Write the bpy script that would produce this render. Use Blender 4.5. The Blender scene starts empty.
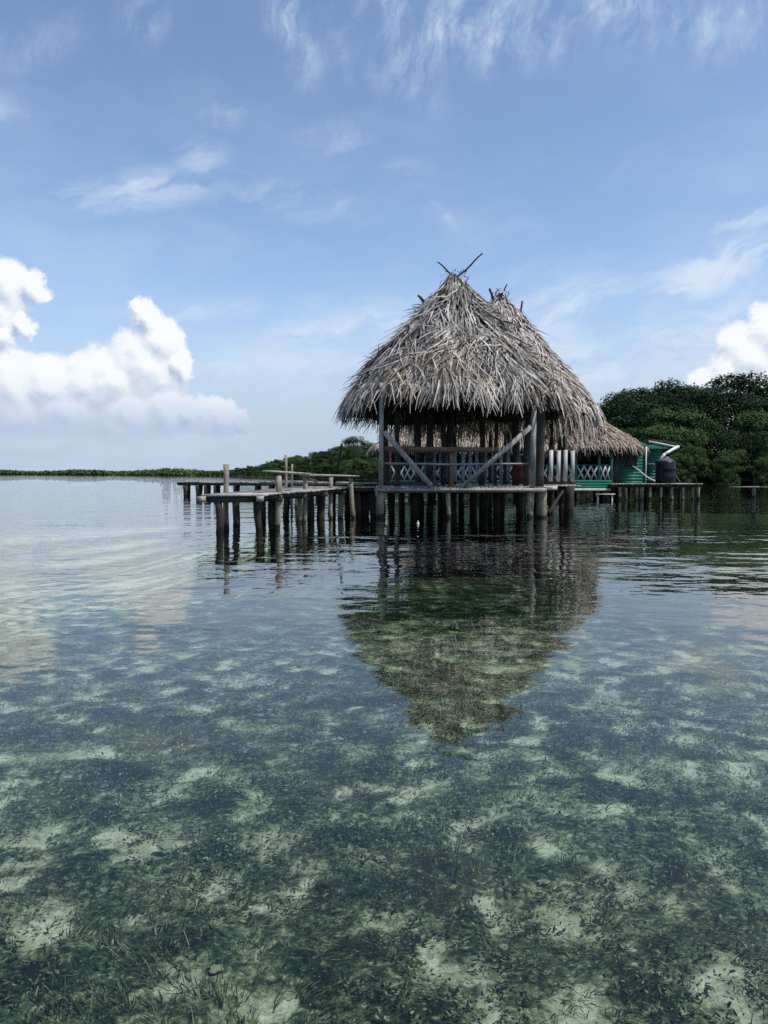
import bpy, math, random
import numpy as np
from mathutils import Vector, noise as mnoise

random.seed(7)
rng = np.random.default_rng(7)
scene = bpy.context.scene
C = scene.collection
R = math.radians
CAMH = 1.3
FPX = 796.0
HORY = 474.0

# ------------------------------------------------------------------ helpers
def wx(px, Y):
    """world x of something seen at picture column px when it stands Y metres away"""
    return (px - 384.0) / FPX * Y

def wz(py, Y):
    return CAMH + (HORY - py) / FPX * Y

class MB:
    """collects boxes, logs and strips into one mesh"""
    def __init__(self):
        self.v = []; self.f = []; self.m = []; self.n = 0
    def add(self, V, F, mi=0):
        V = np.asarray(V, dtype=np.float64).reshape(-1, 3)
        F = np.asarray(F, dtype=np.int64).reshape(-1, 4)
        self.v.append(V); self.f.append(F + self.n); self.m.append(np.full(len(F), mi, dtype=np.int32))
        self.n += len(V)
        return self
    def box(self, p0, p1, w, h, up=(0, 0, 1), mi=0, jit=0.0):
        """a sawn board from p0 to p1; w across, h along up"""
        p0 = np.array(p0, float); p1 = np.array(p1, float)
        d = p1 - p0; d /= np.linalg.norm(d)
        u = np.array(up, float)
        if abs(np.dot(u, d)) > 0.95: u = np.array((0, 1.0, 0))
        s = np.cross(d, u); s /= np.linalg.norm(s)
        u = np.cross(s, d)
        V = []
        for p in (p0, p1):
            for a, b in ((-1, -1), (1, -1), (1, 1), (-1, 1)):
                V.append(p + s * a * w / 2 + u * b * h / 2 + rng.normal(0, jit, 3) if jit else p + s * a * w / 2 + u * b * h / 2)
        F = [(0, 1, 2, 3), (7, 6, 5, 4), (4, 5, 1, 0), (5, 6, 2, 1), (6, 7, 3, 2), (7, 4, 0, 3)]
        return self.add(V, F, mi)
    def log(self, p0, p1, r0, r1, wob=0.02, sides=9, rings=8, mi=0):
        """a round pole with a crooked axis and an uneven girth"""
        p0 = np.array(p0, float); p1 = np.array(p1, float)
        d = p1 - p0; L = np.linalg.norm(d); d /= L
        u = np.array((0, 0, 1.0)) if abs(d[2]) < 0.9 else np.array((1.0, 0, 0))
        s = np.cross(d, u); s /= np.linalg.norm(s); u = np.cross(s, d)
        ph = rng.uniform(0, 6.28, 4)
        V = []
        for i in range(rings + 1):
            t = i / rings
            c = p0 + (p1 - p0) * t
            env = math.sin(math.pi * t)
            c = c + s * wob * env * math.sin(3.1 * t + ph[0]) + u * wob * env * math.sin(4.3 * t + ph[1])
            r = (r0 + (r1 - r0) * t) * (1 + 0.07 * math.sin(7 * t + ph[2]) + rng.normal(0, 0.025))
            for k in range(sides):
                a = 2 * math.pi * k / sides
                rr = r * (1 + 0.06 * math.sin(2 * a + ph[3]) + rng.normal(0, 0.02))
                V.append(c + (s * math.cos(a) + u * math.sin(a)) * rr)
        F = []
        for i in range(rings):
            for k in range(sides):
                k2 = (k + 1) % sides
                F.append((i * sides + k, i * sides + k2, (i + 1) * sides + k2, (i + 1) * sides + k))
        n = len(V)
        V.append(p0); V.append(p1)
        for k in range(0, sides, 2):
            F.append((n, (k + 2) % sides if k + 2 <= sides - 1 else 0, (k + 1) % sides, k))
            b = rings * sides
            F.append((n + 1, b + k, b + (k + 1) % sides, b + ((k + 2) % sides if k + 2 <= sides - 1 else 0)))
        F = [f[::-1] for f in F if len(set(f)) == 4]
        return self.add(V, F, mi)
    def strips(self, base, dirn, wdir, L, W, bend, nseg=3, taper=0.25, mi=0, belly=False):
        base = np.asarray(base); N = len(base)
        L = np.asarray(L).reshape(N, 1); W = np.asarray(W).reshape(N, 1)
        V = np.zeros((N, nseg + 1, 2, 3))
        for i in range(nseg + 1):
            t = i / nseg
            c = base + dirn * L * t + bend * L * (t * t)
            if belly: hw = W / 2 * (0.35 + 0.65 * math.sin(math.pi * min(1, t * 0.9 + 0.12))) if i < nseg else W / 2 * 0.2
            else: hw = W / 2 * (1 - (1 - taper) * t)
            V[:, i, 0] = c - wdir * hw; V[:, i, 1] = c + wdir * hw
        idx = np.arange(N * (nseg + 1) * 2).reshape(N, nseg + 1, 2)
        F = np.stack([idx[:, :-1, 0], idx[:, :-1, 1], idx[:, 1:, 1], idx[:, 1:, 0]], axis=-1).reshape(-1, 4)
        return self.add(V.reshape(-1, 3), F, mi)
    def lathe(self, cx, cy, prof, sides=28, mi=0):
        V = []; F = []
        for (r, z) in prof:
            for k in range(sides):
                a = 2 * math.pi * k / sides
                V.append((cx + r * math.cos(a), cy + r * math.sin(a), z))
        for i in range(len(prof) - 1):
            for k in range(sides):
                k2 = (k + 1) % sides
                F.append((i * sides + k, i * sides + k2, (i + 1) * sides + k2, (i + 1) * sides + k))
        return self.add(V, F, mi)
    def build(self, name, mats, parent=None, smooth=False, origin=None):
        V = np.concatenate(self.v); F = np.concatenate(self.f); M = np.concatenate(self.m)
        if parent is not None:
            V = V - np.array(parent.matrix_world.translation if False else parent['o'][:])
        elif origin is not None:
            V = V - np.array(origin)
        me = bpy.data.meshes.new(name)
        me.vertices.add(len(V)); me.vertices.foreach_set('co', V.astype(np.float32).ravel())
        me.loops.add(F.size); me.loops.foreach_set('vertex_index', F.astype(np.int32).ravel())
        me.polygons.add(len(F)); me.polygons.foreach_set('loop_start', (np.arange(len(F)) * 4).astype(np.int32))
        me.polygons.foreach_set('material_index', M)
        if smooth: me.polygons.foreach_set('use_smooth', np.ones(len(F), dtype=bool))
        me.update(calc_edges=True); me.validate()
        if not isinstance(mats, (list, tuple)): mats = [mats]
        for m in mats: me.materials.append(m)
        o = bpy.data.objects.new(name, me); C.objects.link(o)
        if parent is not None:
            o.parent = parent
        elif origin is not None:
            o.location = origin
        return o

def tag(o, label=None, cat=None, group=None, kind=None):
    if label: o['label'] = label
    if cat: o['category'] = cat
    if group: o['group'] = group
    if kind: o['kind'] = kind
    return o

def thing(name, label, cat, loc, group=None):
    o = bpy.data.objects.new(name, None); C.objects.link(o)
    o.location = loc; o['o'] = [float(a) for a in loc]
    o.empty_display_size = 0.2
    return tag(o, label, cat, group)

# ------------------------------------------------------------------ node helpers
class NT:
    def __init__(self, tree):
        self.t = tree; self.n = tree.nodes; self.l = tree.links
    def new(self, typ, **kw):
        nd = self.n.new(typ)
        for k, v in kw.items(): setattr(nd, k, v)
        return nd
    def put(self, sock, val):
        if isinstance(val, bpy.types.NodeSocket): self.l.new(val, sock)
        elif val is not None:
            if sock.type == 'RGBA' and not isinstance(val, (int, float)) and len(val) == 3: val = (*val, 1)
            sock.default_value = val
    def math(self, op, a, b=None, c=None, clamp=False):
        nd = self.new('ShaderNodeMath', operation=op, use_clamp=clamp)
        self.put(nd.inputs[0], a)
        if b is not None: self.put(nd.inputs[1], b)
        if c is not None: self.put(nd.inputs[2], c)
        return nd.outputs[0]
    def vmath(self, op, a, b=None, out=0):
        nd = self.new('ShaderNodeVectorMath', operation=op)
        self.put(nd.inputs[0], a)
        if b is not None: self.put(nd.inputs[1], b)
        return nd.outputs[out]
    def mapr(self, v, a, b, c=0.0, d=1.0, smooth=False):
        nd = self.new('ShaderNodeMapRange'); nd.clamp = True
        if smooth: nd.interpolation_type = 'SMOOTHSTEP'
        for i, x in enumerate((v, a, b, c, d)): self.put(nd.inputs[i], x)
        return nd.outputs[0]
    def mix(self, f, a, b, blend='MIX'):
        nd = self.new('ShaderNodeMix', data_type='RGBA', blend_type=blend)
        self.put(nd.inputs[0], f); self.put(nd.inputs[6], a); self.put(nd.inputs[7], b)
        return nd.outputs[2]
    def noise(self, vec, scale, detail=3, rough=0.5, out=0, dist=0.0):
        nd = self.new('ShaderNodeTexNoise')
        if vec is not None: self.put(nd.inputs['Vector'], vec)
        nd.inputs['Scale'].default_value = scale; nd.inputs['Detail'].default_value = detail
        nd.inputs['Roughness'].default_value = rough; nd.inputs['Distortion'].default_value = dist
        return nd.outputs[out]
    def mapping(self, vec, loc=(0, 0, 0), rot=(0, 0, 0), scale=(1, 1, 1)):
        nd = self.new('ShaderNodeMapping')
        self.put(nd.inputs[0], vec)
        nd.inputs[1].default_value = loc; nd.inputs[2].default_value = rot; nd.inputs[3].default_value = scale
        return nd.outputs[0]
    def ramp(self, f, stops):
        nd = self.new('ShaderNodeValToRGB')
        e = nd.color_ramp.elements
        while len(e) < len(stops): e.new(0.5)
        for k, (p, c) in enumerate(stops):
            e[k].position = p; e[k].color = (*c, 1)
        self.put(nd.inputs[0], f)
        return nd.outputs[0]

def material(name):
    m = bpy.data.materials.new(name); m.use_nodes = True
    nt = NT(m.node_tree)
    b = m.node_tree.nodes['Principled BSDF']
    b.inputs['Specular IOR Level'].default_value = 0.25
    return m, nt, b

def bump(nt, b, h, dist=0.01, strength=0.6):
    nd = nt.new('ShaderNodeBump'); nd.inputs['Strength'].default_value = strength; nd.inputs['Distance'].default_value = dist
    nt.put(nd.inputs['Height'], h); nt.l.new(nd.outputs[0], b.inputs['Normal'])

def wood(name, dark, light, algae=True, rough=0.85, grain=(3, 3, 22)):
    """weathered grey wood: streaky grain, knots and a wet, algae-green foot, painted near-black under water to stay dim"""
    m, nt, b = material(name)
    tc = nt.new('ShaderNodeTexCoord').outputs['Object']
    geo = nt.new('ShaderNodeNewGeometry')
    rnd = geo.outputs['Random Per Island']
    off = nt.vmath('ADD', tc, nt.vmath('MULTIPLY', nt.new('ShaderNodeCombineXYZ').outputs[0], (1, 1, 1)))
    n1 = nt.noise(nt.mapping(off, scale=(14, 14, 3.0)), 1.0, 5, 0.65)
    n2 = nt.noise(off, 2.2, 4, 0.6)
    n3 = nt.noise(off, 34, 3, 0.6)
    f = nt.math('ADD', nt.math('MULTIPLY', n1, 0.55), nt.math('MULTIPLY', n2, 0.45))
    f = nt.math('ADD', f, nt.math('MULTIPLY', nt.math('SUBTRACT', rnd, 0.5), 0.22))
    col = nt.ramp(f, [(0.33, dark), (0.68, light)])
    col = nt.mix(nt.mapr(n3, 0.6, 0.75, 0, 0.5), col, tuple(c * 0.45 for c in dark))
    if algae:
        sep = nt.new('ShaderNodeSeparateXYZ'); nt.put(sep.inputs[0], geo.outputs['Position'])
        z = nt.math('ADD', sep.outputs[2], nt.math('MULTIPLY', nt.math('SUBTRACT', n2, 0.5), 0.5))
        col = nt.mix(nt.mapr(z, 0.55, 0.12, 0, 0.55, True), col, (0.085, 0.088, 0.038) if light[0] > .2 else (0.03, 0.03, 0.016))
        col = nt.mix(nt.mapr(z, 0.16, 0.07, 0, 0.92, True), col, (0.010, 0.010, 0.007))  # near-black foot keeps the submerged length dim when seen through the water
    nt.put(b.inputs['Base Color'], col)
    b.inputs['Roughness'].default_value = rough
    bump(nt, b, nt.math('ADD', n1, nt.math('MULTIPLY', n3, 0.4)), 0.012, 0.7)
    return m

def painted(name, col, worn, rough=0.6, amount=0.5):
    m, nt, b = material(name)
    tc = nt.new('ShaderNodeTexCoord').outputs['Object']
    n = nt.noise(nt.mapping(tc, scale=(1, 1, 0.25)), 6, 5, 0.65)
    n2 = nt.noise(tc, 1.3, 3, 0.5)
    f = nt.mapr(nt.math('ADD', nt.math('MULTIPLY', n, .6), nt.math('MULTIPLY', n2, .4)), 0.45, 0.66, 0, amount)
    nt.put(b.inputs['Base Color'], nt.mix(f, col, worn))
    b.inputs['Roughness'].default_value = rough
    bump(nt, b, n, 0.004, 0.4)
    return m

def leafy(name, stops, rough=0.7, hue_by_object=0.42, trans=True):
    m, nt, b = material(name)
    geo = nt.new('ShaderNodeNewGeometry')
    rnd = geo.outputs['Random Per Island']
    oi = nt.new('ShaderNodeObjectInfo').outputs['Random']
    n = nt.noise(geo.outputs['Position'], 0.35, 2, 0.5)
    f = nt.math('ADD', nt.math('MULTIPLY', rnd, 0.35), nt.math('MULTIPLY', n, 0.30))
    f = nt.math('ADD', f, nt.math('MULTIPLY', oi, hue_by_object))
    col = nt.ramp(f, stops)
    nt.put(b.inputs['Base Color'], col)
    b.inputs['Roughness'].default_value = rough; b.inputs['Specular IOR Level'].default_value = 0.06
    return m

def thatch_mat(name, stops, rough=0.9):
    m, nt, b = material(name)
    geo = nt.new('ShaderNodeNewGeometry')
    rnd = geo.outputs['Random Per Island']
    n = nt.noise(geo.outputs['Position'], 1.3, 3, 0.6)
    n2 = nt.noise(geo.outputs['Position'], 14, 2, 0.5)
    n3 = nt.noise(geo.outputs['Position'], 0.55, 3, 0.6)
    f = nt.math('ADD', nt.math('MULTIPLY', rnd, 0.62), nt.math('MULTIPLY', n, 0.38))
    col = nt.ramp(f, stops)
    # some fronds are still brown, others have gone silver
    br = nt.math('MULTIPLY', nt.mapr(n3, 0.44, 0.70, 0, .8), nt.mapr(nt.math('FRACT', nt.math('MULTIPLY', rnd, 7.31)), 0.35, 0.9, 0.15, 0.9))
    col = nt.mix(br, col, nt.mix(1.0, col, (1.0, 0.76, 0.56), 'MULTIPLY'))
    col = nt.mix(nt.mapr(n2, 0.5, 0.75, 0, 0.35), col, (0.10, 0.085, 0.065))
    nt.put(b.inputs['Base Color'], col)
    b.inputs['Roughness'].default_value = rough
    return m

M = {}
M['post'] = wood('weathered_post', (0.11, 0.095, 0.070), (0.42, 0.37, 0.28))
M['darkpost'] = wood('dark_post', (0.014, 0.012, 0.010), (0.062, 0.052, 0.042))  # much darker than the weathered posts along the whole length
M['board'] = wood('grey_board', (0.17, 0.155, 0.14), (0.46, 0.43, 0.395), algae=False)
M['brown'] = wood('brown_board', (0.10, 0.062, 0.040), (0.24, 0.16, 0.115), algae=False)
M['dark'] = wood('old_dark_wood', (0.022, 0.019, 0.016), (0.075, 0.066, 0.056), algae=False)
M['stick'] = wood('stick_bark', (0.018, 0.014, 0.012), (0.07, 0.055, 0.045), algae=False)
M['white'] = painted('white_paint_worn', (0.52, 0.52, 0.52), (0.22, 0.21, 0.195), .6, .75)
M['blue'] = painted('blue_shade_paint_worn', (0.40, 0.47, 0.54), (0.22, 0.23, 0.24))  # white planks under the roof: their bluish shade is put into this colour
M['green'] = painted('sea_green_paint', (0.007, 0.14, 0.094), (0.014, 0.09, 0.065), 0.5, 0.6)
M['maroon'] = painted('maroon_paint', (0.085, 0.022, 0.022), (0.04, 0.018, 0.018), 0.6)
M['interior'] = painted('unlit_interior_boards', (0.035, 0.036, 0.042), (0.02, 0.02, 0.022), 0.8)  # near-black colour carries the shade inside the house
M['thatch'] = thatch_mat('grey_palm_thatch', [(0.14, (0.05, 0.043, 0.036)), (0.38, (0.23, 0.21, 0.18)), (0.62, (0.46, 0.435, 0.39)), (0.88, (0.68, 0.65, 0.60))])
M['thatch_core'] = thatch_mat('thatch_shade_layer', [(0.2, (0.016, 0.013, 0.010)), (0.8, (0.05, 0.042, 0.034))])  # dark copy of the thatch: shade of gaps and underside painted in
M['thatch_far'] = thatch_mat('sunlit_palm_thatch', [(0.12, (0.13, 0.11, 0.095)), (0.40, (0.40, 0.355, 0.32)), (0.68, (0.60, 0.545, 0.50)), (0.92, (0.74, 0.69, 0.64))])  # paler copy of the thatch: sunlight on the second roof painted in
M['thatch_house'] = thatch_mat('brown_palm_thatch', [(0.12, (0.20, 0.155, 0.115)), (0.45, (0.38, 0.31, 0.245)), (0.75, (0.48, 0.405, 0.33)), (0.95, (0.56, 0.49, 0.41))])
M['tank'] = material('black_polyethylene')[0]
_b = M['tank'].node_tree.nodes['Principled BSDF']; _b.inputs['Base Color'].default_value = (0.005, 0.005, 0.009, 1); _b.inputs['Roughness'].default_value = 0.38; _b.inputs['Specular IOR Level'].default_value = 0.25
M['lid'] = painted('tank_lid_highlight', (0.10, 0.10, 0.115), (0.05, 0.05, 0.06), 0.5)  # paler than the tank: the highlight on top is put into the colour
M['pvc'] = painted('white_plastic_pipe', (0.78, 0.78, 0.76), (0.6, 0.6, 0.57), 0.35, 0.3)
M['leaf'] = leafy('mangrove_leaves', [(0.15, (0.017, 0.033, 0.014)), (0.45, (0.040, 0.076, 0.026)), (0.75, (0.078, 0.13, 0.042)), (1.0, (0.125, 0.175, 0.06))])
M['leaf_dark'] = leafy('dark_broad_leaves', [(0.15, (0.013, 0.026, 0.014)), (0.5, (0.028, 0.055, 0.026)), (0.8, (0.052, 0.09, 0.038)), (1.0, (0.085, 0.125, 0.056))])
M['bark'] = wood('tree_bark', (0.03, 0.026, 0.02), (0.12, 0.10, 0.08), algae=False)

# ------------------------------------------------------------------ camera, sun, world
cam = bpy.data.cameras.new('camera'); co = bpy.data.objects.new('camera', cam); C.objects.link(co)
co.location = (0, 0, CAMH)
co.rotation_euler = (R(90) - math.atan(38 / FPX), 0, 0)
cam.sensor_fit = 'VERTICAL'; cam.sensor_height = 36; cam.sensor_width = 27
cam.lens = 36 * FPX / 1024
cam.clip_start = 0.05; cam.clip_end = 20000
scene.camera = co

SUN_EL, SUN_AZ = R(57), R(112)          # azimuth clockwise from the viewing direction
sd = Vector((math.cos(SUN_EL) * math.sin(SUN_AZ), math.cos(SUN_EL) * math.cos(SUN_AZ), math.sin(SUN_EL)))
sun = bpy.data.lights.new('sun', 'SUN'); so = bpy.data.objects.new('sun', sun); C.objects.link(so)
sun.energy = 4.1; sun.angle = R(0.6); sun.color = (1.0, 0.95, 0.87)
so.rotation_euler = sd.to_track_quat('Z', 'Y').to_euler()
so.location = (20, -20, 40)

world = bpy.data.worlds.new('World'); scene.world = world; world.use_nodes = True
def azel(px, py):
    a = math.atan2(px - 384, FPX)
    e = math.atan2(HORY - py, math.hypot(FPX, px - 384))
    return a * FPX, e * FPX

def build_world():
    nt = NT(world.node_tree)
    bg = world.node_tree.nodes['Background']
    sky = nt.new('ShaderNodeTexSky', sky_type='NISHITA')
    sky.sun_disc = False; sky.sun_elevation = SUN_EL; sky.sun_rotation = SUN_AZ
    sky.altitude = 0; sky.air_density = 1.0; sky.dust_density = 0.6; sky.ozone_density = 1.6
    d = nt.new('ShaderNodeTexCoord').outputs['Generated']
    sp = nt.new('ShaderNodeSeparateXYZ'); nt.put(sp.inputs[0], d)
    az = nt.math('MULTIPLY', nt.math('ARCTAN2', sp.outputs[0], sp.outputs[1]), FPX)
    el = nt.math('MULTIPLY', nt.math('ARCSINE', sp.outputs[2]), FPX)
    cb = nt.new('ShaderNodeCombineXYZ'); nt.put(cb.inputs[0], az); nt.put(cb.inputs[1], el)
    P = cb.outputs[0]
    # --- cumulus: a union of round turrets whose outline is broken up by fractal noise
    cumulus = [(12, 290, 30), (42, 288, 17), (-6, 312, 30), (24, 326, 14), (2, 336, 18),
               (150, 318, 17), (160, 340, 28), (146, 366, 40), (178, 360, 18), (112, 384, 38), (84, 384, 32), (52, 386, 34),
               (16, 390, 42), (-20, 380, 40), (130, 418, 36), (168, 410, 30), (192, 412, 22), (218, 418, 22), (242, 421, 14), (70, 412, 40), (120, 434, 30), (20, 420, 40),
               (-70, 385, 52), (-60, 300, 50), (-130, 360, 60), (-210, 330, 70),
               (770, 334, 26), (748, 356, 32), (722, 372, 24), (772, 378, 44), (702, 384, 18), (815, 345, 54), (880, 360, 60), (960, 330, 80)]
    grp = bpy.data.node_groups.new('cloud_field', 'ShaderNodeTree')
    grp.interface.new_socket('P', in_out='INPUT', socket_type='NodeSocketVector')
    grp.interface.new_socket('F', in_out='OUTPUT', socket_type='NodeSocketFloat')
    g = NT(grp)
    gi = g.new('NodeGroupInput').outputs[0]; go = g.new('NodeGroupOutput')
    wa = g.vmath('MULTIPLY', g.vmath('SUBTRACT', g.noise(gi, 0.026, 8, 0.66, out=1), (0.5, 0.5, 0.5)), (46, 42, 0))
    q = g.vmath('ADD', gi, wa)
    acc = None
    for (px, py, r) in cumulus:
        a, e = azel(px, py)
        dist = g.vmath('DISTANCE', q, (a, e, 0), out=1)
        v = g.math('MULTIPLY_ADD', dist, -1.0 / r, 1.0)
        acc = v if acc is None else g.math('SMOOTH_MAX', acc, v, 0.18)
    g.put(go.inputs[0], acc)
    def field(vec):
        nd = nt.new('ShaderNodeGroup'); nd.node_tree = grp
        nt.put(nd.inputs[0], vec); return nd.outputs[0]
    F0 = field(P)
    F1 = field(nt.vmath('ADD', P, (4, 9, 0)))
    mask = nt.mapr(F0, -0.04, 0.26, 0, 1, True)
    # the flat, soft base of the cumulus melts into the haze
    base = nt.mapr(el, 24, 48, 0.05, 1, True)
    mask = nt.math('MULTIPLY', mask, base)
    lit = nt.math('MULTIPLY_ADD', nt.math('SUBTRACT', F0, F1), 1.5, 0.74, clamp=True)
    lit = nt.math('MULTIPLY', lit, nt.mapr(el, 26, 100, 0.05, 1.0, True), clamp=True)
    soft = nt.noise(P, 0.02, 4, 0.5)
    lit = nt.math('ADD', lit, nt.math('MULTIPLY', nt.math('SUBTRACT', soft, 0.5), 0.35), clamp=True)
    cum = nt.mix(lit, CUM_DARK, CUM_LIGHT)
    # --- cirrus and thin sheets: streaky noise inside soft elliptical patches
    thin = [(520, 30, 220, 46, 4, 1.0), (400, 50, 50, 90, 35, 0.7), (295, 45, 26, 60, 25, 0.85), (342, 60, 14, 34, 25, 0.6), (148, 28, 26, 34, -30, 0.75),
            (130, 198, 110, 22, 12, 0.95), (205, 165, 34, 22, 20, 0.6), (10, 120, 40, 20, 20, 0.7), (230, 125, 40, 16, 0, 0.55), (330, 145, 60, 22, 0, 0.5),
            (290, 205, 130, 24, -5, 0.45), (710, 275, 110, 34, 20, 1.25), (750, 225, 60, 14, 5, 0.8), (670, 350, 160, 52, 10, 1.2), (570, 345, 110, 80, 0, 1.35), (540, 310, 70, 40, -20, 0.8),
            (340, 345, 140, 46, 15, 1.15), (240, 370, 110, 34, 0, 0.8), (450, 225, 40, 8, -45, 0.5), (405, 180, 40, 18, 0, 0.4), (628, 323, 14, 12, 0, 1.0), (40, 60, 70, 24, 30, 0.35),
            (700, 20, 120, 50, 0, 0.8), (230, 310, 150, 16, 4, 0.6)]
    acc = None
    for (px, py, ra, rb, ang, amp) in thin:
        a, e = azel(px, py)
        v = nt.mapping(nt.vmath('SUBTRACT', P, (a, e, 0)), rot=(0, 0, R(-ang)))
        v = nt.vmath('MULTIPLY', v, (1.0 / ra, 1.0 / rb, 0))
        ln = nt.vmath('LENGTH', v, out=1)
        w = nt.mapr(ln, 1.25, 0.0, 0, amp, True)
        acc = w if acc is None else nt.math('MAXIMUM', acc, w)
    warp = nt.vmath('MULTIPLY', nt.vmath('SUBTRACT', nt.noise(P, 0.014, 5, 0.6, out=1), (0.5, 0.5, 0.5)), (60, 60, 0))
    q = nt.vmath('ADD', P, warp)
    s1 = nt.noise(nt.mapping(nt.mapping(q, rot=(0, 0, R(-72))), scale=(0.017, 0.040, 1)), 1.0, 7, 0.68)
    s2 = nt.noise(nt.mapping(nt.mapping(q, rot=(0, 0, R(-14))), scale=(0.010, 0.042, 1)), 1.0, 5, 0.58)
    hi = nt.mapr(el, 270, 370, 0, 1, True)
    st = nt.math('ADD', nt.math('MULTIPLY', s1, hi), nt.math('MULTIPLY', s2, nt.math('SUBTRACT', 1.0, hi)))
    pf = nt.mapr(nt.noise(P, 0.022, 5, 0.6), 0.34, 0.66, 0.25, 1.0, True)
    st = nt.math('MULTIPLY', nt.mapr(st, 0.34, 0.70, 0, 1, True), nt.math('ADD', nt.math('MULTIPLY', pf, hi), nt.math('SUBTRACT', 1.0, hi)))
    thinm = nt.math('MULTIPLY', nt.math('MULTIPLY', acc, st), 0.95, clamp=True)
    veil = nt.math('MULTIPLY', nt.mapr(nt.noise(nt.mapping(q, scale=(0.004, 0.012, 1)), 1.0, 4, 0.55), 0.42, 0.72, 0, 0.30, True), nt.mapr(el, 420, 120, 0.12, 1))
    thinm = nt.math('MAXIMUM', thinm, veil)
    # soft low cloud without streaks
    acc2 = None
    for (px, py, ra, rb, amp) in ((570, 350, 100, 62, 0.85), (310, 362, 150, 36, 0.75), (665, 366, 130, 34, 0.8), (395, 330, 70, 42, 0.55), (90, 440, 170, 16, 0.4)):
        a, e = azel(px, py)
        ln = nt.vmath('LENGTH', nt.vmath('MULTIPLY', nt.vmath('SUBTRACT', P, (a, e, 0)), (1.0 / ra, 1.0 / rb, 0)), out=1)
        w = nt.mapr(ln, 1.2, 0.0, 0, amp, True)
        acc2 = w if acc2 is None else nt.math('MAXIMUM', acc2, w)
    sn = nt.mapr(nt.noise(nt.vmath('MULTIPLY', q, (0.6, 1.3, 1)), 0.018, 6, 0.58), 0.36, 0.64, 0, 1, True)
    thinm = nt.math('MAXIMUM', thinm, nt.math('MULTIPLY', acc2, sn))
    # haze towards the horizon
    hz = nt.mapr(el, 200, 10, 0, 0.96, True)
    skyc = nt.vmath('MULTIPLY', sky.outputs[0], SKY_MUL)
    c = nt.mix(hz, skyc, HAZE)
    c = nt.mix(thinm, c, CIRRUS)
    c = nt.mix(mask, c, cum)
    nt.put(bg.inputs['Color'], c)
    bg.inputs['Strength'].default_value = SKY_STR
SKY_STR = 0.12
SKY_MUL = (1.36, 1.36, 1.42)
CUM_DARK = (3.7, 4.6, 6.1); CUM_LIGHT = (7.9, 8.2, 8.6); CIRRUS = (5.6, 6.5, 7.7); HAZE = (3.85, 4.9, 6.15)
build_world()
world.cycles.sampling_method = 'MANUAL'; world.cycles.sample_map_resolution = 512

scene.view_settings.view_transform = 'Standard'; scene.view_settings.look = 'None'
scene.view_settings.gamma = 1.0; scene.view_settings.use_curve_mapping = False
scene.view_settings.exposure = 0.0
scene.cycles.use_denoising = False
scene.cycles.max_bounces = 8; scene.cycles.diffuse_bounces = 3; scene.cycles.glossy_bounces = 3
scene.cycles.transparent_max_bounces = 8
scene.cycles.caustics_reflective = False; scene.cycles.caustics_refractive = False
scene.cycles.sample_clamp_indirect = 6

# ------------------------------------------------------------------ water and seabed
def bed_depth(x, y):
    d = -0.52 - 0.07 * np.clip(y - 5, 0, 25) - 0.01 * np.clip(y - 30, 0, 80)
    return d

def axis(fine0, fine1, step, far, n):
    a = np.arange(fine0, fine1 + 1e-6, step)
    k = np.linspace(0, 1, n + 1)[1:]
    up = fine1 + (far - fine1) * k ** 4
    dn = fine0 - (far + fine0) * k ** 4
    return np.concatenate([dn[::-1], a, up])

def patch(x, y):
    """bed overgrowth at x, y, with far water brightness painted into it (-1 bare sand .. 1 dense)"""
    v = mnoise.fractal(Vector((x * 3.8, y * 3.0, 3.1)), 0.7, 2.1, 5)
    w = mnoise.fractal(Vector((x * 0.45 + 9, y * 0.40, 7.7)), 1.0, 2.0, 3)
    k = min(1.0, max(0.0, (y - 7.0) / 7.0)); a = min(1.0, max(0.0, (x + 5.5) / 5.0))  # bed darkened far out by the hut and paled leftward, imitating reflected brightness
    return v * 1.05 + w * 0.42 + 0.13 + 0.10 * min(1.0, max(0.0, (y - 3.2) / 3.0)) + k * (0.95 * a - 0.16)

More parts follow.
